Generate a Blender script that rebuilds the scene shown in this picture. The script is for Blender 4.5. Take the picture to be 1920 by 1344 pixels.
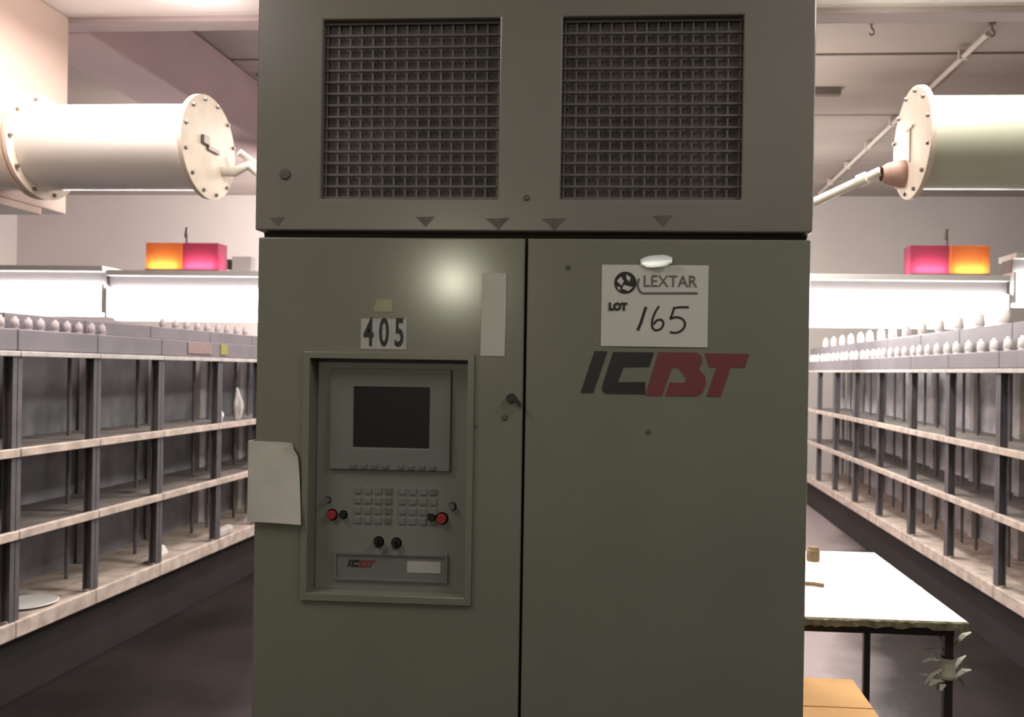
import bpy, bmesh, math, random
from mathutils import Vector, Matrix
random.seed(7)
for o in list(bpy.data.objects):
    bpy.data.objects.remove(o)
S = bpy.context.scene
C = S.collection
PI = math.pi

# ------------------------------------------------------------------ camera, world, lights, exposure
cam_data = bpy.data.cameras.new('camera')
cam = bpy.data.objects.new('camera', cam_data)
C.objects.link(cam)
cam_data.sensor_fit = 'HORIZONTAL'
cam_data.sensor_width = 36.0
cam_data.lens = 28.125
cam_data.shift_x = -131 / 1920
cam_data.shift_y = 23.5 / 1920
cam_data.clip_end = 100
cam_data.dof.use_dof = True
cam_data.dof.focus_distance = 2.08
cam_data.dof.aperture_fstop = 4.5
cam.matrix_world = (Matrix.Translation((0, 0, 1.55)) @ Matrix.Rotation(math.atan(94 / 1500), 4, 'Z')
                    @ Matrix.Rotation(PI / 2, 4, 'X') @ Matrix.Rotation(math.radians(0.9), 4, 'Z'))
S.camera = cam
S.view_settings.view_transform = 'Standard'
S.view_settings.look = 'None'
S.view_settings.gamma = 1
S.view_settings.use_curve_mapping = False
S.view_settings.exposure = 0.0
w = bpy.data.worlds.new('world')
S.world = w
w.use_nodes = True
w.node_tree.nodes['Background'].inputs[0].default_value = (0.5, 0.48, 0.5, 1)
w.node_tree.nodes['Background'].inputs[1].default_value = 0.05


def area(name, loc, size, power, col=(1, 1, 1), rot=(0, 0, 0)):
    d = bpy.data.lights.new(name, 'AREA')
    d.shape = 'RECTANGLE'
    d.size, d.size_y = size
    d.energy = power
    d.color = col
    o = bpy.data.objects.new(name, d)
    o.location = loc
    o.rotation_euler = rot
    C.objects.link(o)
    return o


def bulb(name, loc, power, radius, col=(1, 1, 1)):
    d = bpy.data.lights.new(name, 'POINT')
    d.energy = power
    d.shadow_soft_size = radius
    d.color = col
    o = bpy.data.objects.new(name, d)
    o.location = loc
    C.objects.link(o)
    return o


area('aisle_light_right', (1.35, 3.5, 3.36), (0.2, 1.2), 62, (1, 0.97, 0.9))
area('aisle_light_right_up', (1.35, 3.5, 3.37), (0.2, 1.2), 8, (1, 0.96, 0.84), (PI, 0, 0))
area('aisle_light_left', (-2.35, 3.5, 3.36), (0.2, 1.2), 62, (1, 0.88, 0.84))
area('aisle_light_left_up', (-2.35, 3.5, 3.37), (0.2, 1.2), 13, (1, 0.86, 0.86), (PI, 0, 0))
area('deep_fill_left', (-1.4, 5.8, 3.2), (0.3, 1.6), 65, (1, 0.88, 0.87))  # unseen fill pair behind the cabinet, added to brighten the shelves
area('deep_fill_right', (0.7, 6.2, 3.2), (0.3, 1.6), 85, (1, 0.95, 0.88))
area('deep_fill_left_up', (-1.9, 6.0, 3.0), (0.3, 1.6), 9, (1, 0.88, 1.0), (PI, 0, 0))  # unseen upward fill pair, added to lift the far ceiling
area('deep_fill_right_up', (1.2, 6.6, 3.0), (0.3, 1.6), 18, (1, 0.93, 0.84), (PI, 0, 0))
area('wall_fill_left', (-2.2, 8.4, 2.5), (1.2, 0.3), 440, (1, 0.90, 0.88), (math.radians(95), 0, math.radians(52)))  # hidden fill pair, added to brighten the back wall
area('wall_fill_right', (0.9, 8.2, 2.5), (1.2, 0.3), 75, (1, 0.95, 0.9), (math.radians(95), 0, math.radians(-45)))
area('fill_behind', (-0.3, -2.4, 3.45), (3.0, 0.4), 6, (1, 1, 0.93))  # dim unseen fill, added for the cabinet front
area('centre_light', (-0.4, 3.9, 3.3), (0.8, 0.3), 55, (1, 0.94, 0.86))
bulb('lamp_behind', (-1.067, -0.5, 2.07), 28, 0.035, (1, 0.98, 0.74))
area('front_fill_left', (-2.1, 0.9, 3.4), (0.2, 1.2), 29, (1, 0.92, 0.86))  # fill pair added out of view to brighten the cabinet edges
area('front_fill_right', (1.6, 0.9, 3.4), (0.2, 1.2), 33, (1, 0.97, 0.92))

LUM = 16.0       # brightness of the fluorescent diffusers


# ------------------------------------------------------------------ materials
def mat(name, col, rough=0.6, metal=0.0, var=0.0, scale=8.0, bump=0.0, bscale=60.0, col2=None, spec=0.5, coat=0.0, stretch=None):
    m = bpy.data.materials.new(name)
    m.use_nodes = True
    nt = m.node_tree
    b = nt.nodes['Principled BSDF']
    b.inputs['Base Color'].default_value = (*col, 1)
    b.inputs['Roughness'].default_value = rough
    b.inputs['Metallic'].default_value = metal
    b.inputs['Specular IOR Level'].default_value = spec
    b.inputs['Coat Weight'].default_value = coat
    co = nt.nodes.new('ShaderNodeTexCoord')
    src = co.outputs['Object']
    if stretch:
        mp = nt.nodes.new('ShaderNodeMapping')
        mp.inputs['Scale'].default_value = stretch
        nt.links.new(src, mp.inputs[0])
        src = mp.outputs[0]
    if var or col2:
        n = nt.nodes.new('ShaderNodeTexNoise')
        n.inputs['Scale'].default_value = scale
        n.inputs['Detail'].default_value = 5
        nt.links.new(src, n.inputs['Vector'])
        r = nt.nodes.new('ShaderNodeValToRGB')
        c2 = col2 or tuple(c * (1 - var) for c in col)
        r.color_ramp.elements[0].position = 0.35
        r.color_ramp.elements[1].position = 0.65
        r.color_ramp.elements[0].color = (*c2, 1)
        r.color_ramp.elements[1].color = (*col, 1)
        nt.links.new(n.outputs['Fac'], r.inputs[0])
        nt.links.new(r.outputs[0], b.inputs['Base Color'])
    if bump:
        n2 = nt.nodes.new('ShaderNodeTexNoise')
        n2.inputs['Scale'].default_value = bscale
        n2.inputs['Detail'].default_value = 4
        nt.links.new(src, n2.inputs['Vector'])
        bp = nt.nodes.new('ShaderNodeBump')
        bp.inputs['Strength'].default_value = bump
        bp.inputs['Distance'].default_value = 0.01
        nt.links.new(n2.outputs['Fac'], bp.inputs['Height'])
        nt.links.new(bp.outputs[0], b.inputs['Normal'])
    return m


def emit(name, col, strength):
    m = bpy.data.materials.new(name)
    m.use_nodes = True
    b = m.node_tree.nodes['Principled BSDF']
    b.inputs['Base Color'].default_value = (0.8, 0.8, 0.8, 1)
    b.inputs['Emission Color'].default_value = (*col, 1)
    b.inputs['Emission Strength'].default_value = strength
    return m


def lens_mat(name, col, skin):
    m = bpy.data.materials.new(name)
    m.use_nodes = True
    nt = m.node_tree
    out = nt.nodes['Material Output']
    nt.nodes.remove(nt.nodes['Principled BSDF'])
    t = nt.nodes.new('ShaderNodeBsdfTranslucent')
    t.inputs[0].default_value = (*col, 1)
    d = nt.nodes.new('ShaderNodeBsdfDiffuse')
    d.inputs[0].default_value = (*skin, 1)
    mx = nt.nodes.new('ShaderNodeMixShader')
    mx.inputs[0].default_value = 0.35
    nt.links.new(t.outputs[0], mx.inputs[1])
    nt.links.new(d.outputs[0], mx.inputs[2])
    nt.links.new(mx.outputs[0], out.inputs[0])
    return m


M = {
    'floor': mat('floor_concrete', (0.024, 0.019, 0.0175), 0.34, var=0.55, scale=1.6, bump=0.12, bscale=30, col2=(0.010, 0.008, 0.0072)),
    'wall': mat('beige_plaster', (0.52, 0.47, 0.44), 0.85, var=0.08, scale=0.8, bump=0.1),
    'ceil': mat('ceiling_concrete', (0.36, 0.30, 0.27), 0.85, var=0.18, scale=1.5, bump=0.1, stretch=(0.3, 1, 1)),
    'beam': mat('beam_paint', (0.62, 0.54, 0.51), 0.75, var=0.1, scale=2),
    'lipbeam': mat('lip_beam_paint', (0.40, 0.33, 0.33), 0.8, var=0.1, scale=2),
    'near_slab': mat('white_slab_paint', (0.80, 0.74, 0.70), 0.8, var=0.04, scale=1),
    'beam_soft': mat('beam_paint_pink', (0.50, 0.38, 0.37), 0.8, var=0.1, scale=2),
    'chute': mat('chute_paint', (0.72, 0.58, 0.50), 0.6, var=0.06, scale=1.5),
    'cab': mat('cabinet_paint', (0.205, 0.205, 0.164), 0.19, var=0.07, scale=3.0, spec=0.45),
    'cab_up': mat('housing_paint', (0.225, 0.205, 0.178), 0.28, var=0.10, scale=2.5, spec=0.45),
    'seam': mat('seam_black', (0.012, 0.012, 0.012), 0.8),
    'mesh': mat('vent_wire', (0.135, 0.117, 0.114), 0.5, var=0.2, scale=5),
    'filter': mat('filter_dark', (0.15, 0.13, 0.125), 0.95, var=0.4, scale=8),
    'grime': mat('grime_metal', (0.13, 0.115, 0.10), 0.7, var=0.3, scale=40),
    'panel': mat('panel_grey', (0.195, 0.205, 0.183), 0.5, var=0.05, scale=6),
    'panel_dk': mat('panel_grey_dark', (0.165, 0.173, 0.155), 0.5, var=0.05, scale=6),
    'screen': mat('screen_glass', (0.008, 0.008, 0.011), 0.18, coat=0.3),
    'key': mat('key_grey', (0.125, 0.125, 0.113), 0.5),
    'key_lt': mat('key_faint', (0.17, 0.175, 0.158), 0.5),
    'black': mat('black_plastic', (0.012, 0.011, 0.010), 0.4),
    'red': mat('red_plastic', (0.30, 0.03, 0.03), 0.4),
    'paper': mat('white_paper', (0.62, 0.61, 0.56), 0.8, var=0.04, scale=9),
    'paper_old': mat('aged_paper', (0.58, 0.56, 0.51), 0.75, var=0.10, scale=12),
    'tape': mat('glossy_tape', (0.85, 0.93, 0.97), 0.22, spec=0.9),
    'strip': mat('strip_paper', (0.55, 0.53, 0.48), 0.7, var=0.05, scale=9),
    'ink': mat('black_ink', (0.018, 0.018, 0.018), 0.6),
    'ink_grey': mat('grey_ink', (0.12, 0.12, 0.115), 0.7),
    'logo_black': mat('logo_black', (0.02, 0.019, 0.022), 0.5),
    'logo_red': mat('logo_red', (0.18, 0.04, 0.044), 0.5),
    'plate_white': mat('number_sticker', (0.44, 0.44, 0.42), 0.6, var=0.12, scale=20),
    'sticker': mat('faded_sticker', (0.33, 0.33, 0.21), 0.6, var=0.15, scale=30),
    'rack_post': mat('rack_steel_dark', (0.16, 0.15, 0.16), 0.55, metal=0.3, var=0.25, scale=6),
    'rack_rear': mat('rack_steel_pale', (0.58, 0.54, 0.52), 0.6, var=0.25, scale=12),
    'rack_lip': mat('ledge_dusty', (0.64, 0.53, 0.46), 0.75, var=0.35, scale=14),
    'rack_deck': mat('deck_dusty', (0.24, 0.21, 0.19), 0.75, var=0.3, scale=9),
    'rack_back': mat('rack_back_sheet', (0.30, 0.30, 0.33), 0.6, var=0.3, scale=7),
    'rack_back_haze': mat('rack_back_sheet_haze', (0.78, 0.78, 0.80), 0.6, var=0.35, scale=7),  # right-hand sheets paler: glare haze put into the colour
    'header': mat('header_sheet', (0.22, 0.20, 0.22), 0.5, var=0.15, scale=5),
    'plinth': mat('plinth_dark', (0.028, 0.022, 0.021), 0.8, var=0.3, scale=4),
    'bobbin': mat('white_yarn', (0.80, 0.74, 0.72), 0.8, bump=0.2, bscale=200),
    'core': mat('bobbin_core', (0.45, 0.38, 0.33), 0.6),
    'duct': mat('duct_white', (0.78, 0.75, 0.70), 0.3, var=0.05, scale=3, spec=0.6),
    'duct_r': mat('duct_cream', (0.58, 0.57, 0.45), 0.32, var=0.05, scale=3, spec=0.6),
    'flange': mat('flange_cream', (0.78, 0.66, 0.54), 0.55, var=0.12, scale=10),
    'bolt': mat('bolt_steel', (0.22, 0.19, 0.17), 0.5, metal=0.6),
    'rust': mat('primer_red', (0.50, 0.30, 0.25), 0.6, var=0.2, scale=20),
    'pipe': mat('pipe_white', (0.82, 0.76, 0.66), 0.4),
    'conduit': mat('conduit', (0.55, 0.48, 0.43), 0.5),
    'fix': mat('fixture_white', (0.75, 0.73, 0.70), 0.5),
    'fix_dk': mat('fixture_grey', (0.22, 0.20, 0.20), 0.6),
    'tube': emit('fluorescent_left', (1.0, 0.96, 0.97), LUM),
    'tube_r': emit('fluorescent_right', (1.0, 0.98, 0.95), LUM),
    'amber': lens_mat('amber_lens', (0.85, 0.36, 0.18), (0.70, 0.36, 0.24)),
    'redlens': lens_mat('red_lens', (0.58, 0.15, 0.25), (0.42, 0.20, 0.28)),
    'amber_bulb': emit('amber_bulb', (1.0, 0.75, 0.22), 26),
    'red_bulb': emit('red_bulb', (1.0, 0.34, 0.44), 30),
    'table': mat('table_laminate', (0.86, 0.84, 0.76), 0.5, var=0.05, scale=5),
    'table_edge': mat('worn_edge', (0.30, 0.27, 0.17), 0.8, var=0.6, scale=35),
    'leg': mat('leg_steel', (0.035, 0.03, 0.032), 0.5, metal=0.3),
    'card': mat('cardboard', (0.66, 0.37, 0.15), 0.8, var=0.1, scale=5, bump=0.05, bscale=90),
    'scrap': mat('pale_wrap', (0.55, 0.54, 0.44), 0.5, var=0.2, scale=20),
    'white': mat('plain_white', (0.78, 0.75, 0.72), 0.6),
    'label_dull': mat('label_dull', (0.30, 0.22, 0.21), 0.7, var=0.1, scale=30),
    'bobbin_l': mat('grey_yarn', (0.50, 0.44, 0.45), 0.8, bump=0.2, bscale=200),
    'yellow': mat('yellow_tag', (0.30, 0.29, 0.08), 0.6),
    'brown': mat('brown_wood', (0.25, 0.16, 0.08), 0.7, var=0.3, scale=30),
}


# paler strip along the right aisle: reflected light painted into the floor colour
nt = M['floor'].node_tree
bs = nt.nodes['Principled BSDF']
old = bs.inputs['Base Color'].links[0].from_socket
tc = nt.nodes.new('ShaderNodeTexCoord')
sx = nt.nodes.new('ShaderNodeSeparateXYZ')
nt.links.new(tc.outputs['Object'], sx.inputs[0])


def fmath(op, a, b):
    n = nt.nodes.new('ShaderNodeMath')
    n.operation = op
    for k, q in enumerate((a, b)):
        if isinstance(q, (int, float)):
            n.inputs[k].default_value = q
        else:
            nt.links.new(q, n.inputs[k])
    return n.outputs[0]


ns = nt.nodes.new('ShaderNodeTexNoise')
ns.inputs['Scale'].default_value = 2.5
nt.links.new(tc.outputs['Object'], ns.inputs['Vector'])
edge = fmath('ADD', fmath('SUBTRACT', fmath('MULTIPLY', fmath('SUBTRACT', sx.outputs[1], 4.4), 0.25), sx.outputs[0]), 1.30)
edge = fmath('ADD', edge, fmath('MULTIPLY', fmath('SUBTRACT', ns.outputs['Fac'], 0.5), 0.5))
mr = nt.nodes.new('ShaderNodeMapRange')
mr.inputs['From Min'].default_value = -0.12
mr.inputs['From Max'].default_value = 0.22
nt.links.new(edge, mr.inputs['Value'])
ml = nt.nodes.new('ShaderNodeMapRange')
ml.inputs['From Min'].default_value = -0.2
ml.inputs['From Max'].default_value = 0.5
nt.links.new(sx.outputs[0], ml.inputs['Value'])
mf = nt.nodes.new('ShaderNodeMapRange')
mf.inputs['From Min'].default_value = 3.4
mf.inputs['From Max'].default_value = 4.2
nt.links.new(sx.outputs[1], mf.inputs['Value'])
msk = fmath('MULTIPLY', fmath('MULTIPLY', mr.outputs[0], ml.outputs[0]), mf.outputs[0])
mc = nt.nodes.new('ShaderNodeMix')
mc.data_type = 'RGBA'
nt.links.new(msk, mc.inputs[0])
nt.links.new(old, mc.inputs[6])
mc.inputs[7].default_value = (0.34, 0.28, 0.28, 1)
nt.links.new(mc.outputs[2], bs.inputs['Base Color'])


# ------------------------------------------------------------------ geometry helpers
def box(bm, x0, x1, y0, y1, z0, z1, bev=0.0):
    vs = [bm.verts.new((x, y, z)) for x in (x0, x1) for y in (y0, y1) for z in (z0, z1)]
    fs = [bm.faces.new([vs[i] for i in f]) for f in
          ((0, 1, 3, 2), (4, 6, 7, 5), (0, 4, 5, 1), (2, 3, 7, 6), (0, 2, 6, 4), (1, 5, 7, 3))]
    if bev:
        es = list({e for f in fs for e in f.edges})
        bmesh.ops.bevel(bm, geom=es, offset=bev, segments=2, profile=0.5, affect='EDGES')


def revolve(bm, prof, axis='z', n=32, org=(0, 0, 0)):
    """prof: list of (radius, along); capped where the radius is 0."""
    rings = []
    for r, a in prof:
        if r < 1e-6:
            pts = [(0, 0, a)]
        else:
            pts = [(r * math.cos(2 * PI * k / n), r * math.sin(2 * PI * k / n), a) for k in range(n)]
        ring = []
        for p in pts:
            if axis == 'x':
                p = (p[2], p[0], p[1])
            elif axis == 'y':
                p = (p[0], p[2], p[1])
            ring.append(bm.verts.new((p[0] + org[0], p[1] + org[1], p[2] + org[2])))
        rings.append(ring)
    for A, B in zip(rings, rings[1:]):
        if len(A) == 1 and len(B) == 1:
            continue
        for k in range(n):
            if len(A) == 1:
                bm.faces.new((A[0], B[k], B[(k + 1) % n]))
            elif len(B) == 1:
                bm.faces.new((A[k], B[0], A[(k + 1) % n]))
            else:
                bm.faces.new((A[k], B[k], B[(k + 1) % n], A[(k + 1) % n]))


def tube(bm, pts, r, n=10):
    pts = [Vector(p) for p in pts]
    rings = []
    for i, p in enumerate(pts):
        a = pts[max(0, i - 1)]
        b = pts[min(len(pts) - 1, i + 1)]
        d = (b - a).normalized()
        up = Vector((0, 0, 1)) if abs(d.z) < 0.95 else Vector((1, 0, 0))
        s = d.cross(up).normalized()
        t = d.cross(s).normalized()
        rings.append([bm.verts.new(p + r * (math.cos(2 * PI * k / n) * s + math.sin(2 * PI * k / n) * t)) for k in range(n)])
    for A, B in zip(rings, rings[1:]):
        for k in range(n):
            bm.faces.new((A[k], A[(k + 1) % n], B[(k + 1) % n], B[k]))
    bm.faces.new(rings[0])
    bm.faces.new(rings[-1][::-1])


def prism_xz(bm, poly, y0, y1):
    """polygon in x, z extruded along y (a thin print or plate facing -Y)."""
    f = [bm.verts.new((x, y0, z)) for x, z in poly]
    k = [bm.verts.new((x, y1, z)) for x, z in poly]
    bm.faces.new(f)
    bm.faces.new(k[::-1])
    for i in range(len(poly)):
        j = (i + 1) % len(poly)
        bm.faces.new((f[j], f[i], k[i], k[j]))


def plate(bm, xs, zs, holes, y0, y1):
    """plate facing -Y over the grid xs, zs with the cells in holes left open."""
    nx, nz = len(xs) - 1, len(zs) - 1
    V = {}

    def v(i, j, b):
        if (i, j, b) not in V:
            V[(i, j, b)] = bm.verts.new((xs[i], (y0, y1)[b], zs[j]))
        return V[(i, j, b)]
    full = lambda i, j: 0 <= i < nx and 0 <= j < nz and (i, j) not in holes
    for i in range(nx):
        for j in range(nz):
            if not full(i, j):
                continue
            bm.faces.new((v(i, j, 0), v(i + 1, j, 0), v(i + 1, j + 1, 0), v(i, j + 1, 0)))
            bm.faces.new((v(i, j, 1), v(i, j + 1, 1), v(i + 1, j + 1, 1), v(i + 1, j, 1)))
            if not full(i - 1, j):
                bm.faces.new((v(i, j, 0), v(i, j + 1, 0), v(i, j + 1, 1), v(i, j, 1)))
            if not full(i + 1, j):
                bm.faces.new((v(i + 1, j, 0), v(i + 1, j, 1), v(i + 1, j + 1, 1), v(i + 1, j + 1, 0)))
            if not full(i, j - 1):
                bm.faces.new((v(i, j, 0), v(i, j, 1), v(i + 1, j, 1), v(i + 1, j, 0)))
            if not full(i, j + 1):
                bm.faces.new((v(i, j + 1, 0), v(i + 1, j + 1, 0), v(i + 1, j + 1, 1), v(i, j + 1, 1)))


def stroke(bm, pts, wdt, y0, y1):
    """a pen stroke in x, z, wdt wide, as a flat ribbon with a little thickness."""
    sm_ = []
    for i in range(len(pts) - 1):               # smooth the pen line
        a, b, c, d = pts[max(0, i - 1)], pts[i], pts[i + 1], pts[min(len(pts) - 1, i + 2)]
        for t in (0, 0.25, 0.5, 0.75):
            sm_.append(tuple(0.5 * (2 * b[q] + (c[q] - a[q]) * t + (2 * a[q] - 5 * b[q] + 4 * c[q] - d[q]) * t * t
                                    + (3 * b[q] - a[q] - 3 * c[q] + d[q]) * t ** 3) for q in (0, 1)))
    pts = sm_ + [pts[-1]]
    L, R = [], []
    for i, p in enumerate(pts):
        a, b = pts[max(0, i - 1)], pts[min(len(pts) - 1, i + 1)]
        d = Vector((b[0] - a[0], b[1] - a[1])).normalized()
        n = Vector((-d.y, d.x)) * wdt / 2
        L.append((p[0] + n.x, p[1] + n.y))
        R.append((p[0] - n.x, p[1] - n.y))
    for i in range(len(pts) - 1):
        prism_xz(bm, [L[i], L[i + 1], R[i + 1], R[i]], y0, y1)


def B():
    return bmesh.new()


def to_mesh(name, bm):
    bmesh.ops.recalc_face_normals(bm, faces=bm.faces)
    me = bpy.data.meshes.new(name)
    bm.to_mesh(me)
    bm.free()
    return me


def obj(name, bm, m, parent=None, loc=(0, 0, 0), smooth=None, bev=0.0, label=None):
    """bm (or a ready mesh) becomes one object; coordinates are local to the parent."""
    me = bm if isinstance(bm, bpy.types.Mesh) else to_mesh(name, bm)
    if not me.materials:
        me.materials.append(m)
    o = bpy.data.objects.new(name, me)
    C.objects.link(o)
    o.location = loc
    if parent:
        o.parent = parent
    if smooth:
        me.polygons.foreach_set('use_smooth', [True] * len(me.polygons))
        me.set_sharp_from_angle(angle=math.radians(smooth))
    if bev:
        md = o.modifiers.new('bevel', 'BEVEL')
        md.width = bev
        md.segments = 2
        md.limit_method = 'ANGLE'
    if label:
        o['label'] = label
    return o


def tag(o, label, cat, group=None):
    o['label'] = label
    o['category'] = cat
    if group:
        o['group'] = group
    return o


def thing(name, label, cat, loc=(0, 0, 0), group=None):
    o = bpy.data.objects.new(name, None)
    C.objects.link(o)
    o.location = loc
    return tag(o, label, cat, group)


def structure(o):
    o['kind'] = 'structure'
    return o


def text(name, body, size, m, parent, loc, sx=1.0, bold=0.0, shear=0.0, thick=0.0006):
    cu = bpy.data.curves.new(name, 'FONT')
    cu.body = body
    cu.size = size
    cu.offset = bold
    cu.shear = shear
    cu.extrude = thick
    cu.align_x = 'CENTER'
    cu.align_y = 'CENTER'
    cu.resolution_u = 3
    t = bpy.data.objects.new('tmp', cu)
    C.objects.link(t)
    bpy.context.view_layer.update()
    me = bpy.data.meshes.new_from_object(t.evaluated_get(bpy.context.evaluated_depsgraph_get()))
    bpy.data.objects.remove(t)
    me.name = name
    me.transform(Matrix.Rotation(PI / 2, 4, 'X') @ Matrix.Diagonal((sx, 1, 1, 1)))
    return obj(name, me, m, parent, loc)


# ------------------------------------------------------------------ the room
XL, XR, YF, YB, ZC = -9.0, 7.0, -4.5, 11.15, 4.0
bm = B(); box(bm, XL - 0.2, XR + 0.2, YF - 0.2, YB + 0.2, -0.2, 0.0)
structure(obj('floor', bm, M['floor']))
for nm, d in (('wall_back', (XL, XR, YB, YB + 0.2, 0, ZC)), ('wall_front', (XL, XR, YF - 0.2, YF, 0, ZC)),
              ('wall_left', (XL - 0.2, XL, YF, YB, 0, ZC)), ('wall_right', (XR, XR + 0.2, YF, YB, 0, ZC))):
    bm = B(); box(bm, *d)
    structure(obj(nm, bm, M['wall']))
bm = B(); box(bm, XL - 0.2, XR + 0.2, YF - 0.2, YB + 0.2, ZC + 0.06, ZC + 0.2)
ceiling = structure(obj('ceiling', bm, M['ceil']))
ys = [-4.5, -3.0, -1.5, 0.0, 1.5, 3.0, 4.5, 5.45, 6.25, 7.69, 8.32, 9.4, 10.3, 11.15]
for k in range(6, len(ys) - 1):
    bm = B(); box(bm, XL, XR, ys[k] + 0.012, ys[k + 1] - 0.012, ZC + (0.0, 0.012, 0.005)[k % 3], ZC + 0.07, 0.008)
    obj('ceiling_plank', bm, M['ceil'], ceiling)
bm = B(); box(bm, XL, XR, 4.392, 4.53, 3.5, ZC, 0.012)
structure(obj('trim_1', bm, M['lipbeam']))                    # beam across the hall
bm = B(); box(bm, XL, XR, YF, 4.39, 3.53, 3.65)
structure(obj('trim_3', bm, M['near_slab']))                  # lower white slab over the near half
bm = B(); box(bm, -3.71, -3.25, 4.532, YB, 3.5, ZC, 0.012)
structure(obj('trim_2', bm, M['beam_soft']))                  # beam along the left aisle

# rows of fluorescent light troughs across the hall at y = 7
def luminaire(x0, x1, dz, m, label, height=0.30):
    t = thing('fluorescent_light', label, 'light', ((x0 + x1) / 2, 7.0, 1.98 + dz), 'light troughs across the hall')
    h = (x1 - x0) / 2
    bm = B()
    prof = [(-0.03, 0), (0.03, 0), (0.13, 0.07), (0.15, height - 0.02), (-0.15, height - 0.02), (-0.13, 0.07)]
    a = [bm.verts.new((-h + 0.015, y, z)) for y, z in prof]
    b = [bm.verts.new((h - 0.015, y, z)) for y, z in prof]
    bm.faces.new(a); bm.faces.new(b[::-1])
    for i in range(6):
        j = (i + 1) % 6
        bm.faces.new((a[i], a[j], b[j], b[i]))
    obj('diffuser', bm, m, t)
    bm = B(); box(bm, -h, h, -0.10, 0.10, height - 0.02, height + 0.09)
    obj('housing', bm, M['fix_dk'], t, label='grey lamp housing')
    bm = B(); box(bm, -h, h, -0.16, 0.16, height + 0.09, height + 0.14, 0.006)
    obj('top_rail', bm, M['fix'], t)
    for s in (-1, 1):
        bm = B(); box(bm, s * h - 0.012, s * h + 0.012, -0.155, 0.155, 0.02, height - 0.021, 0.004)
        obj('end_cap', bm, M['fix'], t)
    return t


luminaire(-6.00, -4.72, 0, M['tube'], 'white fluorescent light trough at the far left above the left-hand rack')
luminaire(-4.69, -3.10, -0.035, M['tube'], 'white fluorescent light trough carrying the amber and red signal box, left of the cabinet')
luminaire(1.25, 3.12, -0.02, M['tube_r'], 'white fluorescent light trough carrying the red and amber signal box, right of the cabinet')
luminaire(3.16, 4.60, 0.17, M['tube_r'], 'raised white fluorescent light trough at the far right edge')


# ------------------------------------------------------------------ signal boxes
def signal(x0, x1, zb, order, label):
    t = thing('signal_light', label, 'signal light', ((x0 + x1) / 2, 6.95, zb), 'two-colour signal boxes')
    h = (x1 - x0) / 2
    H = 0.235
    bm = B()
    box(bm, -h, h, 0.075, 0.085, 0, H)
    box(bm, -h, h, -0.09, 0.085, -0.012, 0)
    obj('back_plate', bm, M['fix_dk'], t)
    for k, c in enumerate(order):
        a, b = (-h, -0.006) if k == 0 else (0.006, h)
        bm = B(); box(bm, a, b, -0.08, 0.07, 0.001, H, 0.006)
        ln = obj(c + '_lens', bm, M['amber' if c == 'amber' else 'redlens'], t, label=c + ' plastic lens')
        bm = B(); tube(bm, [(a + 0.03, -0.03, 0.03), (b - 0.03, -0.03, 0.03)], 0.013, 8)
        obj('lamp_tube', bm, M['amber_bulb' if c == 'amber' else 'red_bulb'], ln, label='lit lamp inside the lens')
    bm = B(); tube(bm, [(0, 0, H), (0, 0, H + 0.10)], 0.012, 8)
    tube(bm, [(-0.012, 0, H + 0.06), (0.0, 0, H + 0.15)], 0.014, 8)
    obj('mounting_stud', bm, M['bolt'], t)


signal(-4.34, -3.676, 2.3985, ('amber', 'red'), 'amber and red signal box, amber half on the left, left of the cabinet')
signal(2.315, 2.965, 2.4135, ('red', 'amber'), 'red and amber signal box, red half on the left, right of the cabinet')
bm = B(); box(bm, -0.09, 0.09, -0.08, 0.08, 0, 0.13, 0.008)
jb = thing('junction_box', 'white electrical junction box on the trough beside the left signal box', 'box', (-3.46, 6.95, 2.387))
obj('casing', bm, M['white'], jb)
bm = B(); box(bm, -0.16, -0.13, -0.03, 0.03, 0.02, 0.11, 0.004); box(bm, -0.131, -0.09, -0.012, 0.012, 0.05, 0.075)
obj('cable_gland', bm, M['grime'], jb)


# ------------------------------------------------------------------ vertical chute, drums, pipes
ch = thing('air_plenum', 'peach painted box plenum under the ceiling at the far left', 'plenum', (-3.9, 3.5, 2.37))
bm = B(); box(bm, -0.65, 0.65, -0.9, 0.89, 0.03, 1.1595, 0.008)
obj('casing', bm, M['chute'], ch)
bm = B(); box(bm, -0.64, 0.650, -0.9, 0.70, -0.01, 0.029, 0.005)
obj('bottom_flange', bm, M['chute'], ch)


def drum(name, label, xin, xout, sgn, y, z, m):
    """closed sheet-metal drum, its end plate at xin, running out to xout."""
    t = thing(name, label, 'duct', (xin, y, z), 'drum ducts over the aisles')
    R, RF = 0.243, 0.296
    L = xout - xin
    bm = B(); revolve(bm, [(0, 0.0), (R, 0.0), (R, L)] if sgn < 0 else [(0, 0.0), (R, 0.0), (R, L)], 'x', 64)
    obj('shell', bm, m, t, smooth=40)
    e = -sgn * 0.026
    bm = B(); revolve(bm, [(0, 0), (RF, 0), (RF, e), (RF - 0.012, e * 1.15), (0, e * 1.15)], 'x', 64)
    fl = obj('end_plate', bm, M['flange'], t, smooth=40, label='round cream end plate ringed with bolts')
    for k in range(12):
        a = 2 * PI * (k + 0.5) / 12
        bm = B(); revolve(bm, [(0, 0), (0.011, 0), (0.011, e * 0.5), (0, e * 0.5)], 'x', 6)
        obj('bolt', bm, M['bolt'], fl, (e * 1.15, 0.268 * math.cos(a), 0.268 * math.sin(a)))
    return t, fl, e


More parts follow.
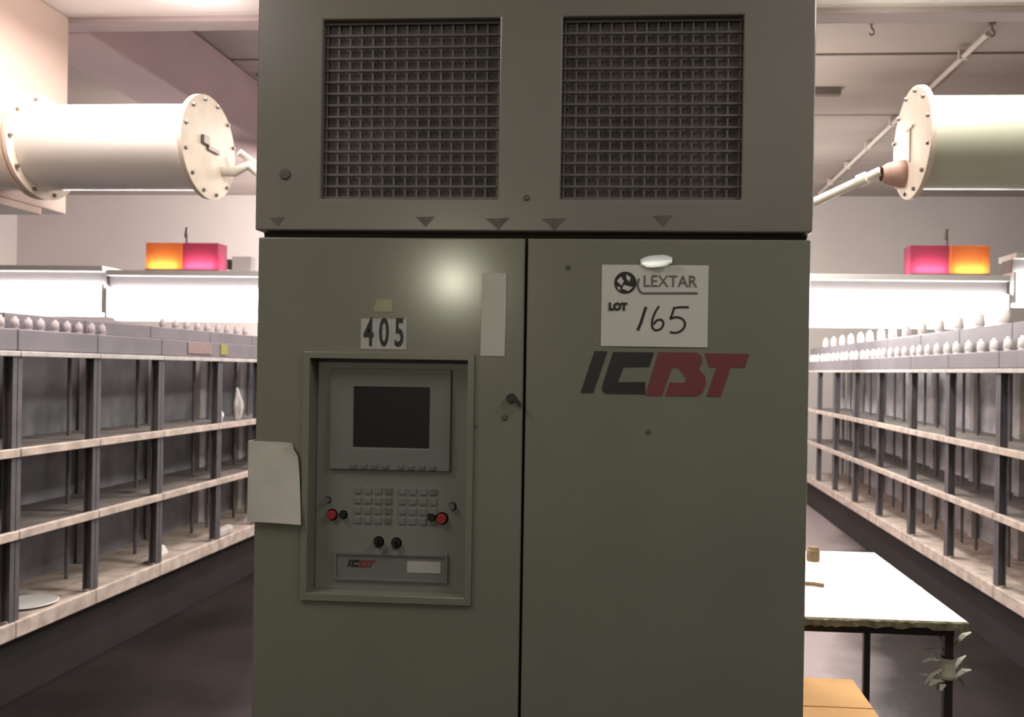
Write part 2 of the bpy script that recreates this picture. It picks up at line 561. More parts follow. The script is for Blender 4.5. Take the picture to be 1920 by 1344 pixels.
dl, fl, e = drum('drum_duct', 'white drum duct with bolted end plate hanging over the left aisle', -2.155, -3.412, -1, 3.89, 2.64, M['duct'])
dl.scale = (0.864,) * 3
bm = B(); box(bm, e * 1.15, e * 1.15 + 0.02, -0.085, -0.02, 0.0, 0.05, 0.004)
box(bm, e * 1.15, e * 1.15 + 0.016, -0.025, 0.10, -0.022, 0.004, 0.003)
obj('latch', bm, M['bolt'], fl, (0, -0.02, 0))
bm = B(); revolve(bm, [(0.2435, 0), (0.30, 0), (0.30, -0.022), (0.288, -0.022), (0.288, -0.034), (0.30, -0.034), (0.30, -0.056), (0.2435, -0.056), (0.2435, 0)], 'x', 64)
obj('middle_flange', bm, M['flange'], dl, (-0.975, 0, 0), smooth=40)
for k in range(10):
    a = 2 * PI * k / 10
    bm = B(); revolve(bm, [(0, 0), (0.012, 0), (0.012, 0.014), (0, 0.014)], 'x', 6)
    obj('bolt', bm, M['bolt'], dl, (-0.975, 0.272 * math.cos(a), 0.272 * math.sin(a)))
bm = B(); tube(bm, [(0.02, 0.14, -0.10), (0.09, 0.16, -0.10), (0.16, 0.20, -0.05), (0.24, 0.24, -0.12), (0.26, 0.26, -0.22)], 0.030, 12)
obj('outlet_pipe', bm, M['pipe'], dl, smooth=60)
bm = B(); tube(bm, [(0.12, 0.16, 0.02), (0.26, 0.34, -0.10)], 0.022, 10)
obj('outlet_pipe', bm, M['pipe'], dl, smooth=60)

dr, fr, e = drum('drum_duct', 'cream drum duct with bolted end plate hanging over the right aisle', 1.275, 4.4, 1, 3.73, 2.61, M['duct_r'])
dr.scale = (0.848,) * 3
bm = B(); box(bm, e * 1.15 - 0.012, e * 1.15, -0.05, 0.05, 0.075, 0.09, 0.003)
box(bm, e * 1.15 - 0.010, e * 1.15, -0.008, 0.008, -0.10, 0.075, 0.003)
obj('handle', bm, M['flange'], fr)
bm = B(); tube(bm, [(2.2, 0, 0.235), (2.2, 0, 1.08)], 0.008, 8)
obj('hanger_rod', bm, M['conduit'], dr)
bm = B(); revolve(bm, [(0.04, 0), (0.06, 0.03), (0.075, 0.10), (0.075, 0.125), (0, 0.125)], 'x', 24, (-0.15, 0.10, -0.14))
obj('reducer', bm, M['rust'], dr, smooth=40, label='reddish primed pipe reducer')
bm = B(); tube(bm, [(-0.15, 0.12, -0.12), (-0.21, 0.16, -0.145), (-0.46, 0.34, -0.245)], 0.026, 12)
obj('outlet_pipe', bm, M['pipe'], dr, smooth=60)
bm = B(); tube(bm, [(-0.21, 0.16, -0.145), (-0.25, 0.19, -0.16)], 0.036, 12)
obj('coupling', bm, M['pipe'], dr, smooth=60)
bm = B(); tube(bm, [(0, 0, 0), (0, 5.0, 0.0)], 0.020, 8)
for k in range(6):
    box(bm, -0.032, 0.032, 0.4 + 0.8 * k, 0.43 + 0.8 * k, -0.02, 0.05)
tag(obj('conduit_pipe', bm, M['conduit'], None, (2.42, 5.7, 3.93)), 'thin pale conduit running away along the ceiling above the right-hand duct', 'pipe')

for x, y, lb in ((2.45, 5.7, 'dark hook in the ceiling above the right-hand duct'), (-2.65, 5.95, 'dark hook in the ceiling close to the left of the cabinet'),
                 (-3.17, 6.55, 'dark hook in the ceiling beside the pink beam'), (1.62, 5.66, 'dark hook in the ceiling right of the cabinet')):
    bm = B(); revolve(bm, [(0, 0.02), (0.04, 0.02), (0.04, -0.012), (0, -0.012)], 'z', 12)
    tube(bm, [(0, 0, -0.01), (0, 0, -0.05), (0.03, 0, -0.075), (0.03, 0, -0.10), (0, 0, -0.12), (-0.025, 0, -0.10)], 0.01, 6)
    tag(obj('ceiling_hook', bm, M['bolt'], None, (x, y, ZC - 0.003)), lb, 'hook').scale = (0.6, 0.6, 0.75)
bm = B(); box(bm, -0.12, 0.12, -0.03, 0.03, -0.06, 0.012, 0.005)
tag(obj('ceiling_bracket', bm, M['bolt'], None, (1.62, 6.96, ZC - 0.004)), 'short dark steel bracket on the ceiling beside the cabinet top', 'bracket')


# ------------------------------------------------------------------ the racks (creels) along both aisles
def rack(name, label, xf, sgn, posts, back_mat, head_top):
    """xf: front plane; sgn: -1 when the rack goes towards -X; posts: y of the uprights."""
    t = thing(name, label, 'rack', (xf, posts[0], 0))
    D = 0.50
    y0 = posts[0]

    def bx(bm, a, b, ya, yb, za, zb, bev=0.0):
        x0, x1 = sorted((sgn * a, sgn * b))
        box(bm, x0, x1, ya - y0, yb - y0, za, zb, bev)
    ya, yb = posts[0] - 0.05, posts[-1] + 0.05
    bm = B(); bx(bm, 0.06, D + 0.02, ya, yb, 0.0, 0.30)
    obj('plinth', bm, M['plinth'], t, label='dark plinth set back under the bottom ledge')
    for k in range(len(posts) - 1):
        p, q = posts[k], posts[k + 1]
        a = ya if k == 0 else p
        b = yb if k == len(posts) - 2 else q
        bm = B(); bx(bm, 0.0, D + 0.02, a + 0.002, b - 0.002, 0.345, 0.375, 0.004); bx(bm, -0.012, 0.012, a + 0.002, b - 0.002, 0.31, 0.385, 0.005)
        obj('bottom_ledge', bm, M['rack_lip'], t)
        for z in (0.785, 1.155):
            bm = B(); bx(bm, 0.012, D, p + 0.003, q - 0.003, z - 0.012, z, 0.003)
            sh = obj('shelf', bm, M['rack_deck'], t)
            bm = B(); bx(bm, -0.022, 0.012, p + 0.003, q - 0.003, z - 0.03, z + 0.008, 0.003)
            obj('shelf_lip', bm, M['rack_lip'], sh)
        bm = B(); bx(bm, -0.015, 0.02, p + 0.003, q - 0.003, 1.575, 1.60, 0.004)
        obj('top_rail', bm, M['rack_rear'], t)
        bm = B(); bx(bm, 0.0, 0.30, p + 0.003, q - 0.003, 1.602, 1.70, 0.006)
        obj('header_box', bm, M['header'], t)
        bm = B(); bx(bm, 0.07, 0.34, p + 0.003, q - 0.003, 1.701, head_top, 0.006)
        obj('header_box', bm, M['header'], t)
        bm = B(); bx(bm, D, D + 0.012, p + 0.003, q - 0.003, 0.376, 1.70)
        obj('back_sheet', bm, back_mat, t)
        # two tension rods half way back in each bay
        for f in (0.36, 0.70):
            bm = B(); tube(bm, [(sgn * 0.30, p + f * (q - p) - y0, 0.376), (sgn * 0.30, p + f * (q - p) - y0, 1.601)], 0.010, 6)
            obj('guide_rod', bm, M['rack_post'], t)
    for y in posts:
        bm = B()
        bx(bm, 0.0, 0.045, y - 0.0018, y + 0.0018, 0.386, 1.60)
        bx(bm, 0.0, 0.004, y - 0.028, y + 0.028, 0.386, 1.60)
        bx(bm, 0.041, 0.045, y - 0.028, y + 0.028, 0.386, 1.60)
        obj('post', bm, M['rack_post'], t)
        bm = B()
        bx(bm, D - 0.06, D - 0.02, y - 0.035, y + 0.035, 0.376, 1.60, 0.004)
        obj('rear_post', bm, M['rack_rear'], t)
    return t


LP = [2.88, 3.424, 3.962, 4.525, 5.194, 5.78, 6.37, 6.96, 7.55, 8.14, 8.73, 9.32]
RP = [3.17, 3.90, 4.62, 5.34, 6.04, 6.81, 7.53, 8.25, 8.97, 9.69]
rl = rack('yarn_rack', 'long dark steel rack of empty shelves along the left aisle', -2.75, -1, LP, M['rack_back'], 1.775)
rr = rack('yarn_rack', 'long steel rack of empty shelves along the right aisle', 2.05, 1, RP, M['rack_back_haze'], 1.86)

bm = B(); revolve(bm, [(0, 0), (0.030, 0), (0.030, 0.006), (0.020, 0.010), (0.034, 0.018), (0.026, 0.085), (0.012, 0.090), (0.012, 0.105), (0, 0.105)], 'z', 14)
bob = to_mesh('bobbin', bm)
bob_grey = bob.copy()
for me, mm in ((bob, 'bobbin'), (bob_grey, 'bobbin_l')):
    me.materials.append(M[mm])
    me.polygons.foreach_set('use_smooth', [True] * len(me.polygons))


def bobbins(x, ya, yb, step, z, label, group, sc=1.0, me=None):
    y = ya
    while y < yb:
        o = obj('yarn_bobbin', me or bob, M['bobbin'], None, (x + random.uniform(-0.006, 0.006), y, z))
        o.scale = (sc, sc, sc)
        o.rotation_euler.z = random.uniform(0, 6)
        tag(o, label, 'bobbin', group)
        y += step * random.uniform(0.93, 1.07)


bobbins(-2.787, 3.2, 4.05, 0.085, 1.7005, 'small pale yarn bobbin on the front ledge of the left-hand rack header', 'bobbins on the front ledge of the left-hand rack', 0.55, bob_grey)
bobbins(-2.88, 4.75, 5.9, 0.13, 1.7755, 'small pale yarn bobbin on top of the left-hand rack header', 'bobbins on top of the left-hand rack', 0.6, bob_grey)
bobbins(2.20, 4.9, 9.5, 0.33, 1.8605, 'white yarn bobbin on top of the right-hand rack header', 'bobbins on top of the right-hand rack', 1.05)
bobbins(2.087, 4.25, 9.5, 0.17, 1.7005, 'small white yarn bobbin on the front ledge of the right-hand rack header', 'bobbins on the front ledge of the right-hand rack', 0.75)

# small things on the left rack
bm = B(); box(bm, -0.004, 0.004, -0.14, 0.14, -0.035, 0.035, 0.002)
tag(obj('paper_label', bm, M['label_dull'], None, (-2.7453, 4.93, 1.655)), 'beige label on the header of the left-hand rack', 'label')
bm = B(); box(bm, -0.004, 0.004, -0.045, 0.045, -0.035, 0.035, 0.002)
tag(obj('warning_tag', bm, M['yellow'], None, (-2.7453, 5.23, 1.655)), 'small yellow tag on the header of the left-hand rack', 'tag')


def lump(name, label, cat, loc, s, m, seed):
    r = random.Random(seed)
    bm = B()
    bmesh.ops.create_icosphere(bm, subdivisions=3, radius=1)
    ph = [r.uniform(0, 6) for _ in range(6)]
    for v in bm.verts:
        k = 1 + 0.14 * math.sin(4 * v.co.x + ph[0]) + 0.12 * math.sin(5 * v.co.y + ph[1]) + 0.1 * math.sin(6 * v.co.z + ph[2])
        v.co = Vector((v.co.x * s[0] * k, v.co.y * s[1] * k, max(v.co.z * k, -0.75) * s[2]))
    zmin = min(v.co.z for v in bm.verts)
    for v in bm.verts:
        v.co.z -= zmin
    return tag(obj(name, bm, m, None, loc, smooth=60), label, cat)


lump('rag', 'pale crumpled rag on the bottom ledge of the left-hand rack', 'rag', (-2.815, 4.62, 0.3755), (0.03, 0.075, 0.05), M['white'], 3)
lump('rag', 'pale crumpled rag on the bottom ledge of the left-hand rack nearest the cabinet', 'rag', (-2.81, 5.38, 0.3755), (0.03, 0.12, 0.035), M['rack_rear'], 5)
lump('rag', 'small white wad of yarn on the upper shelf of the left-hand rack', 'rag', (-2.84, 5.33, 1.1555), (0.04, 0.05, 0.06), M['white'], 8)
lump('rag', 'small pale wad of yarn on the upper shelf right beside the cabinet edge', 'rag', (-2.84, 5.62, 1.1555), (0.035, 0.04, 0.12), M['rack_rear'], 9)
bm = B(); revolve(bm, [(0, 0), (0.10, 0), (0.13, 0.012), (0.125, 0.016), (0.09, 0.006), (0, 0.006)], 'z', 28)
tag(obj('white_disc', bm, M['white'], None, (-2.91, 3.71, 0.3757), smooth=40), 'shallow white dish on the bottom ledge of the left-hand rack', 'dish')


# ------------------------------------------------------------------ control cabinet
YC = 2.10
X0, X1, XS = -1.012, 0.456, -0.2835
cab = thing('control_cabinet', 'tall grey-green machine control cabinet with two doors and mesh vents on top', 'cabinet', (-0.28, YC, 0))
ox, oy = -0.28, YC                                   # everything below is given in hall coordinates


def P(name, bm, m, parent=cab, **kw):
    if not isinstance(bm, bpy.types.Mesh):
        bmesh.ops.translate(bm, verts=bm.verts, vec=(-ox, -oy, 0))
    return obj(name, bm, m, parent, **kw)


bm = B(); box(bm, X0 + 0.004, X1 - 0.004, YC + 0.06, YC + 0.55, 0.08, 1.90)
P('body', bm, M['cab'])
bm = B(); box(bm, X0 + 0.03, X1 - 0.03, YC + 0.03, YC + 0.54, 0.0, 0.08)
P('plinth', bm, M['seam'])
bm = B(); box(bm, X0 + 0.006, X1 - 0.006, YC + 0.022, YC + 0.06, 0.08, 1.912)
box(bm, X0 + 0.006, X1 - 0.006, YC + 0.06, YC + 0.54, 1.90, 1.912)
bmesh.ops.delete(bm, geom=[], context='VERTS')
# the frame behind the left door is open where the control panel sits
bm.free(); bm = B()
plate(bm, [X0 + 0.006, -0.90, -0.40, X1 - 0.006], [0.08, 0.90, 1.60, 1.912], {(1, 1)}, YC + 0.0225, YC + 0.0598)
P('gasket_frame', bm, M['seam'])
# doors
PX0, PX1, PZ0, PZ1 = -0.865, -0.430, 0.940, 1.577
bm = B(); plate(bm, [X0, PX0, PX1, XS - 0.0035], [0.09, PZ0, PZ1, 1.898], {(1, 1)}, YC, YC + 0.022)
dL = P('door', bm, M['cab'], bev=0.004, label='left door with the recessed control panel')
bm = B(); box(bm, XS + 0.0035, X1, YC, YC + 0.022, 0.09, 1.898)
dR = P('door', bm, M['cab'], bev=0.004, label='right door with the lettered emblem')
# upper housing
UX0, UX1, UZ0, UZ1 = -1.022, 0.460, 1.917, 2.80
bm = B(); box(bm, UX0 + 0.002, UX1 - 0.002, YC + 0.05, YC + 0.55, 1.9125, UZ1)
P('upper_housing', bm, M['cab_up'])
xs = [UX0, -0.842, -0.3625, -0.196, 0.277, UX1]
zs = [UZ0, 2.0015, 2.4825, UZ1]
bm = B(); plate(bm, xs, zs, {(1, 1), (3, 1)}, YC, YC + 0.05)
fp = P('vent_fascia', bm, M['cab_up'], bev=0.004)
for a, b in ((xs[1], xs[2]), (xs[3], xs[4])):
    bm = B(); box(bm, a + 0.001, b - 0.001, YC + 0.030, YC + 0.049, zs[1] + 0.001, zs[2] - 0.001)
    vg = P('vent_grille', bm, M['filter'], label='square wire mesh vent')
    n = 15
    bm = B()
    for k in range(n + 1):
        x = a + 0.006 + (b - a - 0.012) * k / n
        box(bm, x - 0.0026, x + 0.0026, YC + 0.020, YC + 0.024, zs[1] + 0.001, zs[2] - 0.001)
    P('wire_grid', bm, M['mesh'], vg)
    bm = B()
    for k in range(n + 1):
        z = zs[1] + 0.006 + (zs[2] - zs[1] - 0.012) * k / n
        box(bm, a + 0.001, b - 0.001, YC + 0.0160, YC + 0.0200, z - 0.003, z + 0.003)
    P('wire_grid', bm, M['mesh'], vg)
bm = B(); box(bm, UX1 - 0.001, 0.494, YC + 0.15, YC + 0.25, 1.99, UZ1 - 0.02)  # pale strip added for the lit side edge of the housing
P('side_strip', bm, M['white'], label='pale strip up the right side, standing for its lit edge')
# bolts and grime smudges on the fascia
for x, z, r in ((-0.94, 2.067, 0.016), (-0.285, 2.006, 0.009)):
    bm = B(); revolve(bm, [(0, -0.004), (r * 0.8, -0.004), (r, 0.0)], 'y', 12, (x, YC, z))
    P('bolt', bm, M['grime'], fp)
for x, z, s in ((-0.555, 1.943, 1.0), (-0.36, 1.940, 1.3), (-0.21, 1.940, 1.3), (0.075, 1.948, 1.0), (-0.96, 1.94, 0.8)):
    bm = B(); prism_xz(bm, [(x - 0.026 * s, z + 0.010), (x + 0.024 * s, z + 0.012), (x + 0.012 * s, z - 0.002), (x, z - 0.016 * s), (x - 0.012 * s, z - 0.003)], YC - 0.0012, YC)
    P('seam_smudge', bm, M['grime'], fp)
# spots on the doors
for d, x, z, r in ((dR, -0.172, 1.823, 0.007), (dR, 0.045, 1.394, 0.007), (dL, -0.335, 1.424, 0.009), (dL, -0.412, 1.40, 0.005)):
    bm = B(); revolve(bm, [(0, -0.003), (r * 0.7, -0.003), (r, 0.0)], 'y', 12, (x, YC, z))
    P('bolt', bm, M['grime'], d)
# lock on the left door
bm = B(); revolve(bm, [(0, -0.014), (0.010, -0.014), (0.013, -0.006), (0.013, 0.0)], 'y', 18, (-0.317, YC, 1.475))
lk = P('door_lock', bm, M['black'], dL, smooth=40)
bm = B(); prism_xz(bm, [(-0.322, 1.484), (-0.310, 1.484), (-0.288, 1.458), (-0.296, 1.452)], YC - 0.020, YC - 0.013)
P('lock_lever', bm, M['black'], dL)

# control panel: recessed tray in the left door
pan = B()
plate(pan, [PX0 - 0.014, PX0 + 0.004, PX1 - 0.004, PX1 + 0.014], [PZ0 - 0.016, PZ0 + 0.004, PZ1 - 0.004, PZ1 + 0.014], {(1, 1)}, YC - 0.008, YC + 0.0)
plate(pan, [PX0 + 0.001, PX0 + 0.004, PX1 - 0.004, PX1 - 0.001], [PZ0 + 0.001, PZ0 + 0.004, PZ1 - 0.004, PZ1 - 0.001], {(1, 1)}, YC - 0.0, YC + 0.052)
pf = P('control_panel', pan, M['cab'], bev=0.002)
bm = B(); box(bm, PX0 + 0.0045, PX1 - 0.0045, YC + 0.044, YC + 0.052, PZ0 + 0.0045, PZ1 - 0.0045)
P('panel_face', bm, M['panel'], pf)
yf = YC + 0.044
bm = B(); plate(bm, [-0.820, -0.755, -0.545, -0.487], [1.272, 1.333, 1.498, 1.548], {(1, 1)}, yf - 0.010, yf)
P('screen_bezel', bm, M['panel_dk'], pf, bev=0.002)
bm = B(); box(bm, -0.7545, -0.5455, yf - 0.004, yf, 1.3335, 1.4975)
P('screen', bm, M['screen'], pf, label='black display glass')
for k in range(8):
    x = -0.752 + k * 0.0295 + (0.012 if k > 3 else 0)
    bm = B(); box(bm, x - 0.008, x + 0.008, yf - 0.014, yf - 0.010, 1.276, 1.288, 0.0015)
    P('soft_key', bm, M['key'], pf)
for r in range(4):
    for c in range(8):
        x = -0.742 + c * 0.0285 + (0.010 if c > 3 else 0)
        z = 1.215 - r * 0.027
        bm = B(); box(bm, x - 0.010, x + 0.010, yf - 0.003, yf, z - 0.009, z + 0.009, 0.0015)
        P('key', bm, M['key'] if (c in (3, 7) and r == 0) or (c == 3) else M['key_lt'], pf)
for nm, x, z, m, r in (('red_button', -0.813, 1.146, 'red', 0.013), ('black_button', -0.782, 1.147, 'black', 0.010),
                       ('black_button', -0.536, 1.147, 'black', 0.011), ('red_button', -0.508, 1.144, 'red', 0.014),
                       ('rotary_knob', -0.682, 1.076, 'black', 0.012), ('rotary_knob', -0.633, 1.074, 'black', 0.012),
                       ('small_button', -0.826, 1.186, 'key', 0.008), ('small_button', -0.480, 1.178, 'key', 0.009)):
    bm = B(); revolve(bm, [(0, -0.012), (r * 0.85, -0.012), (r, -0.009), (r, 0.0), (r * 1.25, 0.0)], 'y', 18, (x, yf, z))
    if nm == 'rotary_knob':
        box(bm, x - 0.003, x + 0.003, yf - 0.022, yf - 0.011, z - r, z + r)
    P(nm, bm, M[m], pf, smooth=40)
bm = B(); plate(bm, [-0.805, -0.798, -0.497, -0.490], [0.970, 0.976, 1.040, 1.046], {(1, 1)}, yf - 0.006, yf)
P('name_strip', bm, M['panel_dk'], pf)
bm = B(); box(bm, -0.798, -0.497, yf - 0.0015, yf, 0.976, 1.040)
P('name_strip', bm, M['panel_dk'], pf)
bm = B(); box(bm, -0.602, -0.510, yf - 0.0025, yf - 0.0014, 0.995, 1.026)
P('white_label', bm, M['plate_white'], pf, label='pale blank label')

# the four-letter emblem: traced shapes in emblem units, unit square x 0..1000, z 0..-260
EM = {
    'I': ('b', [(80, 0), (158, 0), (76, -252), (0, -252)]),
    'C': ('b', [(192, -3), (436, -3), (410, -90), (255, -95), (222, -185), (386, -180), (388, -255), (150, -255), (127, -235), (132, -200)]),
    'B': ('r', [(462, 0), (690, 0), (718, -20), (724, -62), (704, -98), (742, -140), (748, -190), (726, -240), (690, -262), (506, -262),
                (534, -180), (620, -180), (634, -160), (578, -92), (546, -92), (462, -260), (388, -260)]),
    'T': ('r', [(738, -4), (1000, -4), (975, -85), (892, -85), (834, -262), (752, -262), (808, -85), (764, -85)]),
}
EM['B'] = ('r', [(462, 0), (690, 0), (718, -20), (724, -62), (704, -98), (742, -140), (748, -190), (726, -240), (690, -262), (506, -262),
                 (532, -182), (620, -182), (634, -160), (582, -92), (544, -92), (488, -262), (388, -262)])


def emblem(x, z, wd, y, parent, name='emblem_letter'):
    s = wd / 1000
    for ch_, (c, pts) in EM.items():
        bm = B(); prism_xz(bm, [(x + px * s, z + pz * s) for px, pz in pts], y - 0.0012, y)
        bm.normal_update()
        bmesh.ops.triangulate(bm, faces=[f for f in bm.faces if len(f.verts) > 4])
        P(name, bm, M['logo_black' if c == 'b' else 'logo_red'], parent)


emblem(-0.134, 1.603, 0.437, YC - 0.0, dR)
emblem(-0.768, 1.026, 0.078, yf - 0.0014, pf)

# the three number stickers above the panel
for k, dgt in enumerate('405'):
    x = -0.705 + 0.0415 * k
    bm = B(); box(bm, x - 0.0205, x + 0.0205, YC - 0.001, YC, 1.600, 1.681)
    P('number_sticker', bm, M['plate_white'], dL)
    text('number_digit', dgt, 0.106, M['ink'], dL, (x - ox + 0.001, -0.0014, 1.6415), 0.52, 0.002)
bm = B(); prism_xz(bm, [(-0.694, 1.700), (-0.640, 1.700), (-0.640, 1.733), (-0.684, 1.734)], YC - 0.0008, YC)
P('faded_sticker', bm, M['sticker'], dL, label='faded yellowish sticker')


# ------------------------------------------------------------------ papers on the cabinet
def sheet(name, label, x0, x1, z0, z1, m, fn, nx=10, nz=12, parent=None):
    """paper facing -Y; fn(u, v) -> (dx, dy, dz) offsets, dy >= 0 means away from the cabinet."""
    bm = B()
    cx, zc = (x0 + x1) / 2, z0
    V = []
    for b in (0, 1):
        G = []
        for i in range(nx + 1):
            row = []
            for j in range(nz + 1):
                u, v = i / nx, j / nz
                dx, dy, dz = fn(u, v)
                row.append(bm.verts.new((x0 + (x1 - x0) * u + dx - cx, -0.0012 * (1 - b) - dy - 0.0004, z0 + (z1 - z0) * v + dz - zc)))
            G.append(row)
        V.append(G)
    for i in range(nx):
        for j in range(nz):
            for b in (0, 1):
                G = V[b]
                f = (G[i][j], G[i + 1][j], G[i + 1][j + 1], G[i][j + 1])
                bm.faces.new(f if b == 0 else f[::-1])
    edge = [(i, 0) for i in range(nx)] + [(nx, j) for j in range(nz)] + [(i, nz) for i in range(nx, 0, -1)] + [(0, j) for j in range(nz, 0, -1)]
    for a, b in zip(edge, edge[1:] + edge[:1]):
        bm.faces.new((V[0][a[0]][a[1]], V[0][b[0]][b[1]], V[1][b[0]][b[1]], V[1][a[0]][a[1]]))
    return bm, (cx, YC, zc)


# auction tag
bm, loc = sheet('', '', -0.083, 0.195, 1.6165, 1.83, M['paper'], lambda u, v: (0, 0.001 * math.sin(3 * u), 0))
tg = thing('lot_tag', 'white paper lot tag with handwritten 165 taped to the right door', 'tag', loc)
obj('sheet', bm, M['paper'], tg, smooth=60)
yt = -0.0034


def T(px, py):          # tag print: measured from the tag's lower left, metres
    return (px - 0.139, py)


em = B()
revolve(em, [(0, yt), (0.029, yt), (0.029, yt + 0.0008), (0, yt + 0.0008)], 'y', 28, (T(0.062, 0)[0], 0, 0.1665))
obj('tag_emblem', em, M['ink'], tg)
em = B()
cx, cz = T(0.062, 0)[0], 0.1665
prism_xz(em, [(cx - 0.022, cz + 0.004), (cx - 0.012, cz + 0.016), (cx - 0.004, cz + 0.004), (cx - 0.010, cz - 0.008)], yt - 0.0008, yt)
prism_xz(em, [(cx + 0.002, cz + 0.022), (cx + 0.014, cz + 0.014), (cx + 0.010, cz + 0.002), (cx + 0.003, cz + 0.010)], yt - 0.0008, yt)
prism_xz(em, [(cx - 0.004, cz - 0.006), (cx + 0.020, cz - 0.012), (cx + 0.008, cz - 0.022), (cx - 0.008, cz - 0.016)], yt - 0.0008, yt)
prism_xz(em, [(cx - 0.022, cz - 0.010), (cx - 0.014, cz - 0.012), (cx - 0.012, cz - 0.020), (cx - 0.018, cz - 0.018)], yt - 0.0008, yt)
obj('tag_emblem', em, M['paper'], tg)
hd = B()
stroke(hd, [T(0.098, 0.178), T(0.094, 0.160), T(0.104, 0.141), T(0.130, 0.1395), T(0.250, 0.141)], 0.0055, yt, yt + 0.0008)
obj('header_rule', hd, M['ink_grey'], tg)
text('header_lettering', 'LEXTAR', 0.043, M['ink_grey'], tg, (T(0.178, 0)[0], yt, 0.170), 0.92, 0.0, 0.0)
text('lot_lettering', 'LOT', 0.026, M['ink'], tg, (T(0.043, 0)[0], yt, 0.103), 0.95, 0.0016, 0.0)
hw = B()
stroke(hw, [T(0.117, 0.104), T(0.111, 0.085), T(0.104, 0.062), T(0.096, 0.042)], 0.0072, yt, yt + 0.0008)
stroke(hw, [T(0.151, 0.106), T(0.142, 0.092), T(0.134, 0.070), T(0.134, 0.052), T(0.142, 0.043), T(0.156, 0.047), T(0.163, 0.060),
            T(0.158, 0.070), T(0.146, 0.069), T(0.137, 0.058)], 0.0055, yt, yt + 0.0008)
stroke(hw, [T(0.187, 0.101), T(0.205, 0.104), T(0.228, 0.104)], 0.005, yt, yt + 0.0008)
stroke(hw, [T(0.190, 0.101), T(0.184, 0.082), T(0.181, 0.074), T(0.196, 0.078), T(0.212, 0.073), T(0.219, 0.060), T(0.212, 0.045), T(0.196, 0.037), T(0.180, 0.039)],
       0.0055, yt, yt + 0.0008)
obj('handwriting', hw, M['ink'], tg)
bm = B()
n, k_n = 8, 16
G = []
for b in (0, 1):
    grid = []
    for i in range(n + 1):
        v = i / n * 2 - 1
        row = []
        for k in range(k_n + 1):
            u = k / k_n
            hh = 0.0155 * max(0.25, (1 - abs(2 * u - 1) ** 3)) ** 0.5
            row.append(bm.verts.new((0.017 + 0.082 * u - 0.056, -0.0036 - 0.0175 * u - 0.0005 * (1 - v * v) + 0.0008 * b, 0.222 + hh * v + 0.004 * (u - 0.5))))
        grid.append(row)
    G.append(grid)
for b in (0, 1):
    for i in range(n):
        for k in range(k_n):
            f = (G[b][i][k], G[b][i + 1][k], G[b][i + 1][k + 1], G[b][i][k + 1])
            bm.faces.new(f if b else f[::-1])
rim = [(i, 0) for i in range(n)] + [(n, k) for k in range(k_n)] + [(i, k_n) for i in range(n, 0, -1)] + [(0, k) for k in range(k_n, 0, -1)]
for p, q in zip(rim, rim[1:] + rim[:1]):
    bm.faces.new((G[0][p[0]][p[1]], G[0][q[0]][q[1]], G[1][q[0]][q[1]], G[1][p[0]][p[1]]))
bmesh.ops.remove_doubles(bm, verts=bm.verts, dist=0.0001)
obj('tape', bm, M['tape'], tg, smooth=80, label='glossy pale tape lifting at the top edge')

# white strip
bm, loc = sheet('', '', -0.402, -0.337, 1.586, 1.805, M['strip'], lambda u, v: (0.002 * math.sin(2 * v), 0.0015 * v, 0))
tag(obj('paper_strip', bm, M['strip'], None, loc, smooth=60), 'narrow upright strip of white paper on the left door beside the seam', 'paper')
# curled sheet at the left edge
def curl(u, v):
    dx = 0.012 * (1 - v) * u - 0.012 * max(0, (u - 0.5)) * v - (0.02 * max(0, v - 0.86) / 0.14 if u > 0.9 else 0)
    dy = 0.004 + 0.014 * u * (1 - v) ** 2 + 0.012 * (1 - u) ** 4 + 0.012 * max(0, u + v - 1.6) ** 2 * 6
    return (dx, dy, -0.004 * u)


bm, loc = sheet('', '', -1.020, -0.886, 1.132, 1.349, M['paper_old'], curl)
ps = thing('paper_sheet', 'curled pale paper sheet stuck on the left edge of the cabinet', 'paper', loc)
obj('sheet', bm, M['paper_old'], ps, smooth=60)
bm = B()
box(bm, -0.072, -0.0685, -0.012, 0.10, 0.0, 0.217)
obj('folded_edge', bm, M['paper_old'], ps)

# ------------------------------------------------------------------ table, box and what lies about
tb = thing('work_table', 'white topped table with worn edges and dark steel legs in the right aisle', 'table', (0.815, 3.195, 0))
TX0, TX1, TY0, TY1 = -0.295, 0.295, -0.505, 0.505
bm = B(); box(bm, TX0, TX1, TY0, TY1, 0.728, 0.75, 0.004)
tp = obj('tabletop', bm, M['table'], tb)
rnd = random.Random(4)
bm = B()
for (ax, ay, bx_, by, nx, ny) in ((TX0, TY0, TX1, TY0, 0, -1), (TX1, TY0, TX1, TY1, 1, 0)):
    k = 36
    pr_ = []
    for i in range(k + 1):
        f = i / k
        x, y = ax + (bx_ - ax) * f, ay + (by - ay) * f
        o_ = rnd.uniform(0.002, 0.009)
        zb = rnd.uniform(0.718, 0.728)
        pr_.append([bm.verts.new((x, y, 0.7485)), bm.verts.new((x + nx * o_, y + ny * o_, 0.745 - rnd.uniform(0, 0.004))),
                    bm.verts.new((x + nx * o_, y + ny * o_, zb)), bm.verts.new((x, y, zb))])
    for a, b in zip(pr_, pr_[1:]):
        for q in range(4):
            bm.faces.new((a[q], a[(q + 1) % 4], b[(q + 1) % 4], b[q]))
    bm.faces.new(pr_[0]); bm.faces.new(pr_[-1][::-1])
obj('edge_band', bm, M['table_edge'], tp, label='chipped brown edge band')
bm = B()
